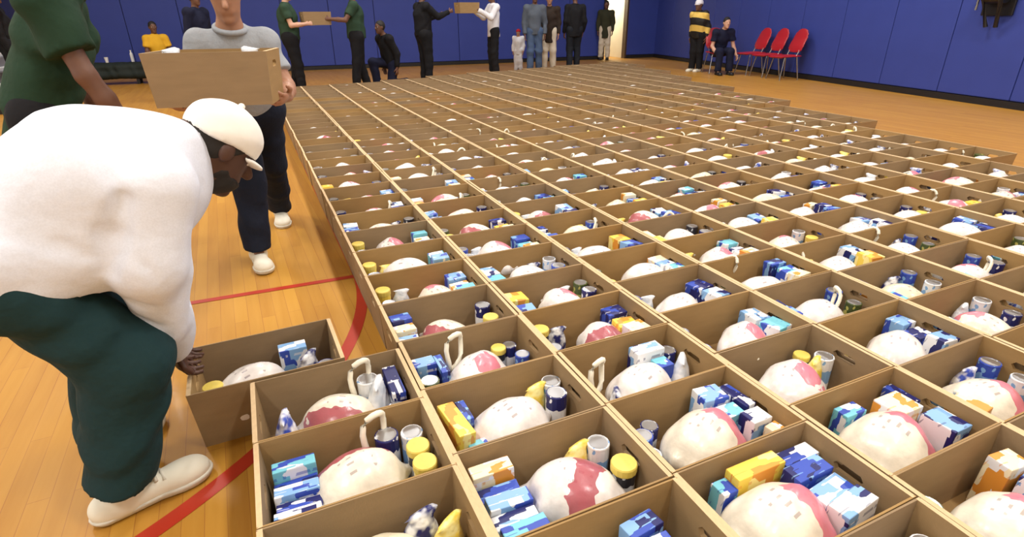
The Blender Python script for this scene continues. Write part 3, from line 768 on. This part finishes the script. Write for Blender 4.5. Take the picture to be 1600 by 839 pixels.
        p0 = an-upv*.083*S; f.cut(p0+upv*.012*S, -upv)
        sh = link('shoe', f.mesh('shoe', sm, org), root)
        f = Field(lo2, hi2, hs); f.cap(he, to, .049*S, .046*S, .02); f.ell(an+t*.15*S-upv*.055*S, A_(.080, .058, .05)*S, [t, n, upv], .02); f.cut(p0, -upv); f.cut(p0+upv*.026*S, upv)
        link('sole', f.mesh('sole', so, org), sh)
        if look.get('laces'):
            for q in range(4):
                c = an+t*(.075+.020*q)*S-upv*(.014+.008*q)*S-org
                link('lace', MB().tube([c-n*.03*S, c+upv*.012*S, c+n*.03*S], .005, 6).mesh('lace', SOLE_W, True), sh)
            c = an+t*.06*S-upv*.045*S-org
            link('side_stripe', MB().tube([c-n*.047*S-t*.03, c-n*.05*S+upv*.01], [.012, .010], 8).mesh('side_stripe', NAVY_TRIM, True), sh)
    # hair / headwear
    if look.get('hair'):
        f = Field(H_-.16, H_+.16, min(hc, .013)); f.ell(H_+hu*.03*S-hf*.012*S, A_(.103, .083, .103)*S, ax, .01)
        if look.get('long_hair'): f.cap(H_-hf*.05*S+hu*.02*S, H_-hf*.06*S-hu*.12*S, .075*S, .06*S, .03, flat=(hf, 1.4))
        f.cut(H_+hf*.045*S+hu*.03*S, hf*.75-hu*.65); f.ripple(.0015, (60, 90), 3)
        link('hair', f.mesh('hair', look['hair'], org), root)
    if look.get('beard'):
        f = Field(H_-.17, H_+.15, min(hc, .008)); f.ell(H_-hu*.050*S+hf*.026*S, A_(.074, .061, .077)*S, ax, .01); f.cut(H_-hu*.042*S+hf*.03*S, hu*.9+hf*.25); f.ripple(.002, (80, 110), 5)
        link('beard', f.mesh('beard', look['beard'], org), root)
    if look.get('cap'):
        f = Field(H_-.24, H_+.24, min(hc, .009)); f.ell(H_+hu*.042*S-hf*.010*S, A_(.112, .093, .100)*S, ax, .01); f.cut(H_+hu*.022*S, -hu+hf*.05); f.ripple(.0015, (40, 60), 3)
        c_ = link('cap', f.mesh('cap', look['cap'], org), root)
        if look.get('brim', True):
            f = Field(H_-.26, H_+.26, min(hc, .007)); f.ell(H_+hu*.014*S+hf*.062*S, A_(.072, .078, .013)*S, ax, .01); f.ell(H_+hu*.030*S-hf*.010*S, A_(.104, .086, .09)*S, ax, 0, 'sub')
            link('brim', f.mesh('brim', look['cap'], org), c_)
            bt = MB(); bmesh.ops.create_uvsphere(bt.bm, u_segments=8, v_segments=6, radius=.010*S); link('button', bt.mesh('button', look['cap'], True), c_, tuple(H_+hu*.143*S-hf*.010*S-org))
    return root

def figure(x, y, face_deg, Ht=1.8, pose='stand', lean=0.0, arms=None, step=0.0, turn=0.0, nod=0.0, z=0.0):
    """joints of an upright, seated or kneeling figure; local frame: forward, left, up"""
    k = Ht/1.75; a = math.radians(face_deg); F3 = A_(math.cos(a), math.sin(a), 0); L3 = A_(-math.sin(a), math.cos(a), 0)
    loc = dict(pel=(0, 0, .96), che=(0, 0, 1.28), nek=(0, 0, 1.47), hed=(.025, 0, 1.635))
    arm = {'r': [(0, -.185, 1.41), (-.03, -.24, 1.11), (.05, -.23, .86)], 'l': [(0, .185, 1.41), (-.03, .24, 1.11), (.05, .23, .86)]}
    leg = {'r': [(0, -.09, .93), (.03+step*.45, -.10, .50), (step, -.11, .085)], 'l': [(0, .09, .93), (.03-step*.2, .10, .50), (-step, .11, .085)]}
    dz = 0
    if pose == 'sit':
        dz = -.44; leg = {s: [(0, m_*.09, .50), (.40, m_*.13, .52), (.42, m_*.14, .085)] for s, m_ in (('r', -1), ('l', 1))}
        arm = {s: [v[0], (.06, v[1][1], 1.13), (.26, v[2][1]*.7, 1.02)] for s, v in arm.items()}
    if pose == 'kneel':
        dz = -.46; leg = {'r': [(0, -.09, .47), (.36, -.12, .50), (.30, -.12, .085)], 'l': [(0, .09, .47), (.12, .11, .09), (-.28, .11, .085)]}
    if arms:
        for s in arms: arm[s] = [arm[s][0]]+list(arms[s])
    ca, sa = math.cos(lean), math.sin(lean); pz = .96
    def tr(p, upper):
        p = A_(*p)
        if upper:
            q = p-A_(0, 0, pz); p = A_(q[0]*ca+q[2]*sa, q[1], -q[0]*sa+q[2]*ca+pz); p[2] += dz
        p = p*k; return A_(x, y, z)+F3*p[0]+L3*p[1]+A_(0, 0, p[2])
    J = {n: tr(v, True) for n, v in loc.items()}
    ht = a+math.radians(turn); J['hf'] = A_(math.cos(ht)*math.cos(nod), math.sin(ht)*math.cos(nod), -math.sin(nod)); J['hu'] = A_(math.cos(ht)*math.sin(nod), math.sin(ht)*math.sin(nod), math.cos(nod))
    for s, m_ in (('r', -1), ('l', 1)):
        sh, el, wr = [tr(p, True) for p in arm[s]]; hp, kn, an = [tr(p, False) for p in leg[s]]
        J[s] = dict(sh=sh, el=el, wr=wr, hip=hp, kn=kn, an=an, hd=unit(wr-el), pn=unit(-L3*m_*1.0+F3*.2), tf=F3.copy())
    J['root'] = A_(x, y, z)
    return J

# --- the man bending over in the white sweatshirt (foreground, left)
sF, sL = A_(.940, .340, 0), A_(-.340, .940, 0)
J = dict(pel=A_(-.465, -.085, .795), che=A_(-.135, .030, .935), nek=A_(-.035, .067, 1.005), hed=A_(.056, .100, .968), hf=A_(.68, .25, -.66), hu=A_(.62, .22, .75),
         r=dict(sh=A_(-.075, -.105, .935), el=A_(-.145, -.110, .690), wr=A_(-.196, .085, .365), hd=A_(-.03, .42, -.9), pn=A_(1, .15, .2), hip=A_(-.450, -.170, .765), kn=A_(-.262, -.140, .475), an=A_(-.368, -.172, .086), tf=sF, curl=.55),
         l=dict(sh=A_(-.165, .200, .935), el=A_(-.180, .290, .660), wr=A_(-.205, .245, .365), hd=A_(-.02, .0, -1), pn=A_(1, 0, .2), hip=A_(-.500, -.005, .765), kn=A_(-.330, .040, .475), an=A_(-.425, .050, .086), tf=A_(.35, .94, 0), curl=.55))
def big_shirt(f):
    f.cap(A_(-.54, -.11, .72), A_(-.235, -.01, .895), .175, .215, .06); f.cap(A_(-.235, -.01, .895), A_(-.13, .03, .93), .215, .150, .08)                # broad back and hanging belly of the sweatshirt
    f.cap(A_(-.44, -.10, .80), A_(-.25, -.02, .79), .175, .11, .06)
    f.cap(A_(-.50, -.16, .77), A_(-.30, -.10, .76), .13, .10, .05)
    f.cut(A_(-.33, -.10, .705), A_(-.235, 0, -1))                                   # ribbed hem
    f.cap(A_(-.085, -.13, .925), A_(-.150, -.155, .74), .105, .092, .010)           # loose upper sleeve
    f.cap(A_(-.150, -.155, .74), A_(-.180, -.05, .53), .090, .068, .02)
    f.cap(A_(-.180, -.05, .53), A_(-.196, .06, .40), .066, .050, .02)
    for a, b, r in (((-.150, -.232, .935), (-.185, -.245, .85), .020), ((-.185, -.248, .85), (-.218, -.240, .765), .030),      # crease between sleeve and side
                    ((-.36, -.275, .90), (-.29, -.262, .845), .012), ((-.29, -.262, .845), (-.235, -.245, .80), .014),
                    ((-.145, -.258, .80), (-.12, -.235, .72), .010), ((-.20, -.20, .66), (-.15, -.205, .62), .012), ((-.21, -.15, .58), (-.16, -.155, .55), .010)):
        f.cap(a, b, r, r*.8, .022, op='sub')
WHITE_SWEAT = cloth('white_sweatshirt', srgb(226, 232, 246), .9, .4, 7)
human('person bending over in white sweatshirt, white cap and dark green trousers, lowering a box', J,
      dict(skin=SK_DARK, shirt=WHITE_SWEAT, top_name='sweatshirt', pants=cloth('dark_green_trousers', srgb(26, 54, 58), .85, .5, 10), shoe=(SHOE_W, SOLE_W), cap=plain('white_cap_cloth', srgb(240, 238, 232), .9, .04, 40),
           beard=HAIR, hair=HAIR, girth=1.02, torso=(.16, .15), flat=1.0, hem=.0, sk=.012, sleeve_r=(.085, .07, .050), cuff=-.02, extra=None or big_shirt, leg_r=(.104, .103, .092), drop=-.03, wr_amp=.0045, wr_f=(14, 22, 33), wr_amp_p=.005, shoe_h=.006, laces=True, rf=.0095),
      h=.0062, hc=.0085, seed=3)

# --- the man walking up with a box in his arms
J = dict(pel=A_(.145, 1.92, .86), che=A_(.13, 1.72, 1.10), nek=A_(.135, 1.63, 1.275), hed=A_(.14, 1.575, 1.43), hf=A_(-.05, -.93, -.35), hu=A_(-.02, -.35, .93),
         r=dict(sh=A_(-.015, 1.67, 1.205), el=A_(-.125, 1.63, .985), wr=A_(-.175, 1.36, .965), hd=A_(.25, -.95, -.05), pn=A_(.75, 0, .7), hip=A_(.06, 1.90, .83), kn=A_(.075, 1.68, .475), an=A_(.045, 1.640, .086), tf=A_(.12, -1, 0)),
         l=dict(sh=A_(.285, 1.68, 1.205), el=A_(.355, 1.60, .985), wr=A_(.335, 1.33, .965), hd=A_(-.35, -.9, -.05), pn=A_(-.75, 0, .7), hip=A_(.225, 1.93, .83), kn=A_(.215, 2.06, .48), an=A_(.215, 2.40, .10), tf=A_(0, -1, -.10)))
human('person in a grey shirt and navy trousers walking with a cardboard box in both arms', J,
      dict(skin=SK_TAN, shirt=cloth('heather_grey_shirt', srgb(160, 166, 174), .9, .35, 14), pants=cloth('navy_trousers', srgb(22, 28, 44), .85, .4, 12), shoe=(SHOE_W, SOLE_W), hair=HAIR, sleeve='short', sleeve_r=(.068, .06, .05), torso=(.155, .15), hem=.16, leg_r=(.105, .085, .078), girth=.98, rf=.010), h=.009, hc=.011, seed=5)
make_box((.055, 1.235, .968), math.radians(-13), 'cardboard box held in both arms by the person in the grey shirt', True, 'cardboard boxes being carried')
cb = dict(x=.055, y=1.235, rz=math.radians(-13), c=-2)
for sx, nm in ((-.165, 'left'), (.17, 'right')):
    M = Matrix.Translation((cb['x'], cb['y'], .968+T+.001)) @ Matrix.Rotation(cb['rz'], 4, 'Z')
    o = link('food_pouch', BAGS['white'], None, M @ Vector((sx, -.06, 0)), (0, 0, 1.0 if sx < 0 else 2.2), (1.2, 1.2, 1.27)); tagit(o, 'white food pouch in the %s end of the box carried by the grey-shirted person' % nm, 'pouch', 'white pouches in the carried box')

# --- the man in the dark green T-shirt behind the bending man
J = dict(pel=A_(-.745, 1.50, .95), che=A_(-.630, 1.49, 1.24), nek=A_(-.535, 1.48, 1.44), hed=A_(-.455, 1.47, 1.585), hf=A_(.9, -.1, -.4), hu=A_(.4, 0, .9),
         r=dict(sh=A_(-.575, 1.305, 1.36), el=A_(-.500, 1.260, 1.105), wr=A_(-.375, 1.275, .885), hd=A_(.55, .05, -.8), pn=A_(.3, .9, .2), hip=A_(-.755, 1.41, .92), kn=A_(-.72, 1.40, .50), an=A_(-.76, 1.39, .086), tf=A_(1, -.05, 0)),
         l=dict(sh=A_(-.595, 1.675, 1.36), el=A_(-.600, 1.74, 1.08), wr=A_(-.57, 1.73, .83), hd=A_(.2, -.05, -1), pn=A_(.3, -.9, .2), hip=A_(-.755, 1.59, .92), kn=A_(-.70, 1.60, .50), an=A_(-.72, 1.61, .086), tf=A_(1, .05, 0)))
for n_ in ('pel', 'che', 'nek', 'hed'): J[n_] = J[n_]+A_(.05, 0, 0)
for s_ in 'rl':
    for n_ in ('sh', 'el', 'wr', 'hip', 'kn', 'an'): J[s_][n_] = J[s_][n_]+A_(.05 if n_ != 'wr' else .02, 0, 0)
human('person in a dark green T-shirt standing at the left behind the bending person', J,
      dict(skin=SK_BROWN, shirt=cloth('dark_green_tshirt', srgb(34, 58, 42), .9, .5, 8), pants=cloth('black_trousers', srgb(24, 24, 28), .85), sleeve='short', sleeve_r=(.098, .08, .06), hair=HAIR, torso=(.165, .165), hem=.27, wr_amp=.006, girth=.98, rf=.010), h=.0095, hc=.011, seed=8)

# --- people working along the far side of the hall
DKGREEN = cloth('green_polo', srgb(44, 66, 50)); BLACKC = cloth('black_cloth', srgb(22, 22, 26)); NAVYC = cloth('navy_cloth', srgb(22, 26, 50)); WHITEC = cloth('white_cloth', srgb(226, 226, 232))
JEANS = cloth('blue_denim', srgb(70, 88, 118)); GREYC = cloth('slate_cloth', srgb(84, 92, 104)); YELC = cloth('yellow_cloth', srgb(222, 172, 48)); CREAMC = cloth('cream_cloth', srgb(206, 196, 178)); REDC = cloth('red_cloth', srgb(170, 34, 44))
def stripes():
    t = NT('black_yellow_stripes'); s = t.sep(t.coord()); w = t.math('SINE', t.math('MULTIPLY', t.math('ADD', s[2], t.math('MULTIPLY', s[0], .25)), 21))
    t.col(t.mix(t.math('GREATER_THAN', w, .15), srgb(22, 20, 18), srgb(222, 188, 92))); t.rough(.7); return t.m
STRIPE = stripes()
CARRY = {'r': [(.08, -.25, 1.14), (.30, -.19, 1.16)], 'l': [(.08, .25, 1.14), (.30, .19, 1.16)]}
REACH = {'r': [(.20, -.24, 1.24), (.48, -.20, 1.32)], 'l': [(.20, .22, 1.24), (.48, .16, 1.32)]}
gp = 'people along the far side of the gym'
def bg(label, J, **look):
    d = dict(skin=SK_BROWN, hair=HAIR, wr_amp=.004); d.update(look); return human(label, J, d, .0135, .0175, gp, seed=len(label))
bg('person in dark green top passing a box to the right, leftmost of the group', figure(1.02, 10.02, -12, 1.86, arms=CARRY, step=.08), shirt=DKGREEN, pants=BLACKC, skin=SK_LIGHT, sleeve='short', girth=1.25)
make_box((1.50, 9.93, 1.21), math.radians(8), 'cardboard box passed between two people in dark green tops', True, 'cardboard boxes being carried')
bg('person in a green polo and black trousers taking a box from the left', figure(2.20, 9.90, 172, 1.88, arms={'r': [(.16, -.24, 1.20), (.42, -.17, 1.22)], 'l': [(.16, .24, 1.20), (.42, .17, 1.22)]}, step=-.1), shirt=DKGREEN, pants=BLACKC, sleeve='short', shoe=(SHOE_W, SOLE_W), girth=1.25)
bg('person kneeling in dark clothes between two standing people', figure(2.92, 10.35, 200, 1.75, 'kneel', lean=.25), shirt=BLACKC, pants=NAVYC, shoe=(SHOE_W, SOLE_W))
bg('person all in black reaching out an arm to a box on the right', figure(3.66, 10.40, 10, 1.88, arms={'l': [(.18, .24, 1.20), (.46, .18, 1.26)], 'r': [(.22, -.22, 1.24), (.50, -.14, 1.32)]}), shirt=BLACKC, pants=BLACKC, girth=1.25)
make_box((5.02, 11.45, 1.40), math.radians(5), 'cardboard box held up by the person in the white shirt', True, 'cardboard boxes being carried')
bg('person in a white shirt and black trousers holding a box', figure(5.70, 11.52, 178, 1.88, arms={'r': [(.14, -.25, 1.22), (.42, -.19, 1.37)], 'l': [(.14, .25, 1.22), (.42, .19, 1.37)]}), shirt=WHITEC, pants=BLACKC, sleeve='long', hem=.14)
bg('small child in a white coat and red hat by the blue wall', figure(6.62, 12.1, 230, 1.02), shirt=WHITEC, pants=WHITEC, cap=REDC, brim=False, skin=SK_TAN, scale=.62, hem=.22)
bg('person in a slate jacket and blue jeans standing by the blue wall', figure(6.78, 11.50, 250, 1.86, step=.06), shirt=GREYC, pants=JEANS, hem=.12)
bg('person in a dark coat and cream trousers left of the doorway', figure(7.42, 11.95, 240, 1.82), shirt=cloth('brown_coat', srgb(50, 40, 34)), pants=CREAMC, hem=.30, skin=SK_TAN)
bg('person all in black standing with back to the boxes near the doorway', figure(8.05, 11.75, 80, 1.88, step=.05), shirt=BLACKC, pants=cloth('charcoal_cloth', srgb(28, 32, 40)), girth=1.18, hem=.2)
bg('person in an olive coat standing in the lit doorway', figure(10.95, 14.75, 235, 1.75), shirt=cloth('olive_coat', srgb(52, 54, 40)), pants=CREAMC, hem=.3, long_hair=True)
bg('person in a black jacket with yellow bands and a white cap by the right wall', figure(10.62, 10.0, 195, 1.66, lean=.22), shirt=STRIPE, pants=BLACKC, cap=WHITEC, sleeve='long', girth=1.32, hem=.1, shoe=(SHOE_W, SOLE_W))
bg('person in navy seated on a red chair beside the right wall', figure(10.70, 9.35, 250, 1.74, 'sit', lean=.35, arms={'l': [(.12, .27, 1.14), (.34, .30, 1.00)], 'r': [(.1, -.24, 1.12), (.30, -.16, 1.0)]}), shirt=NAVYC, pants=NAVYC, sleeve='short', skin=SK_LIGHT)
bg('person in a yellow shirt seated on the dark bench at the back left', figure(-1.55, 13.72, -70, 1.72, 'sit', z=0.0), shirt=YELC, pants=cloth('khaki_cloth', srgb(120, 106, 70)), sleeve='short')
bg('person in dark navy standing behind the person carrying a box', figure(-.45, 10.3, -40, 1.78), shirt=NAVYC, pants=NAVYC)
bg('person in a black jacket at the left edge beside the white bleachers', figure(-3.25, 10.35, 10, 1.82), shirt=BLACKC, pants=BLACKC)

# ------------------------------------------------------------------ furniture along the walls
def chair(loc, rz, label):
    e = empty('plastic_chair', loc, rz); e.scale = (1.12, 1.2, 1.08); tagit(e, label, 'chair', 'red plastic chairs along the right wall')
    f = Field((-.3, -.3, .38), (.3, .3, .56), .016); f.cap((-.10, 0, .45), (.14, 0, .44), .21, .20, .02, flat=((0, 0, 1), 9)); f.cap((.2, -.15, .43), (.2, .15, .43), .02, .02, .03)
    link('seat', f.mesh('seat', RED_PLASTIC), e)
    f = Field((-.36, -.3, .5), (-.05, .3, 1.0), .016); f.cap((-.20, 0, .64), (-.26, 0, .78), .20, .19, .02, flat=((1, 0, .25), 9))
    link('backrest', f.mesh('backrest', RED_PLASTIC), e)
    for sx, sy in ((1, 1), (1, -1), (-1, 1), (-1, -1)):
        link('leg', MB().tube([(.13*sx, .15*sy, .45), (.20*sx, .20*sy, 0)], .011, 8).mesh('leg', CHROME), e)
    for sy in (-1, 1): link('back_post', MB().tube([(-.13, .13*sy, .45), (-.22, .13*sy, .66)], .011, 8).mesh('back_post', CHROME), e)
rn = Vector((rd.y, -rd.x, 0)); rn = rn if rn.x < 0 else -rn
for t, lab in ((6.35, 'red plastic chair nearest the corner in the row along the right wall'), (6.98, 'middle red plastic chair of the row along the right wall'), (7.61, 'red plastic chair nearest the viewer along the right wall')):
    p = WC+rd*t+rn*.52; chair((p.x, p.y, 0), math.atan2(rn.y, rn.x), lab)
chair((10.70+.03, 9.35+.06, 0), math.radians(250), 'red plastic chair under the seated person in navy')

br = WC+rd*11.62
wb = empty('wall_bracket', (br.x, br.y, 1.50), math.atan2(rn.y, rn.x)); wb.scale = (1.3, 1.5, 1.3); tagit(wb, 'black metal bracket with folded arms mounted on the right blue wall', 'bracket')
link('mount_plate', MB().box((.036, -.16, -.18), (.06, .16, .35), .008).mesh('mount_plate', BLACK_METAL), wb)
link('winch_drum', MB().tube([(.12, -.10, .02), (.12, .10, .02)], .075, 16).mesh('winch_drum', BLACK_METAL), wb)
for s in (-1, 1): link('folded_arm', MB().tube([(.06, .12*s, .3), (.2, .10*s, .05), (.08, .05*s, -.30)], .022, 8).mesh('folded_arm', BLACK_METAL), wb)
link('crank_handle', MB().tube([(.12, -.10, .02), (.12, -.18, .02), (.12, -.18, -.12)], .012, 8).mesh('crank_handle', CHROME), wb)

be = empty('low_bench', (-1.6, 13.98, 0), math.radians(-4)); tagit(be, 'long low bench under a dark green cover at the back left wall', 'bench')
f = Field((-2.0, -.32, -.02), (2.0, .32, .52), .03); f.cap((-1.75, 0, .36), (1.75, 0, .36), .19, .19, .03, flat=((0, 0, 1), 1.7)); f.cap((-1.75, -.14, .2), (1.75, -.14, .2), .09, .09, .08); f.cap((-1.75, .1, .2), (1.75, .1, .2), .1, .1, .08); f.ripple(.006, (12, 20, 30), 4); f.cut((0, 0, .05), (0, 0, -1))
link('cover', f.mesh('cover', DARK_GREEN_TARP), be)
for sx in (-1.6, -.5, .6, 1.6):
    for sy in (-.12, .12): link('leg', MB().box((sx-.03, sy-.03, 0), (sx+.03, sy+.03, .12)).mesh('leg', BLACK_METAL), be)
bt = MB().lathe([(.03, 0), (.033, .01), (.033, .15), (.028, .18), (.013, .205), (.013, .225)], 14).mesh('bottle', plain('clear_bottle', srgb(214, 220, 228), .2, .04)); bc = MB().lathe([(.016, .222), (.016, .245)], 12).mesh('cap', WHITE_GLOSS)
o = link('water_bottle', bt, None, (-2.12, 13.95, .468)); tagit(o, 'clear water bottle standing on the dark covered bench', 'bottle'); link('cap', bc, o)
o = link('paper_cup', MB().lathe([(.028, 0), (.04, .11), (.042, .112), (.038, .108), (.027, .006)], 16).mesh('paper_cup', WHITE_GLOSS), None, (-2.62, 13.98, .468)); tagit(o, 'white paper cup on the left end of the dark bench', 'cup')

bl = empty('bleacher', (-4.0, 11.2, 0), 0); tagit(bl, 'white and grey folded bleacher at the left edge', 'bleacher')
for i in range(5):
    link('step', MB().box((-.9+.0*i, -1.6, .16+.2*i), (.75-.16*i, 1.2, .215+.2*i), .008).mesh('step', WHITE_GLOSS), bl)
    link('riser', MB().box((-.9, -1.55, .215+.2*i if i < 4 else .2), (.68-.16*i, 1.15, .36+.2*i if i < 4 else .22), .004).mesh('riser', GREY_STEP), bl)
link('base', MB().box((-.9, -1.55, 0), (.68, 1.15, .16)).mesh('base', BLACK_METAL), bl)
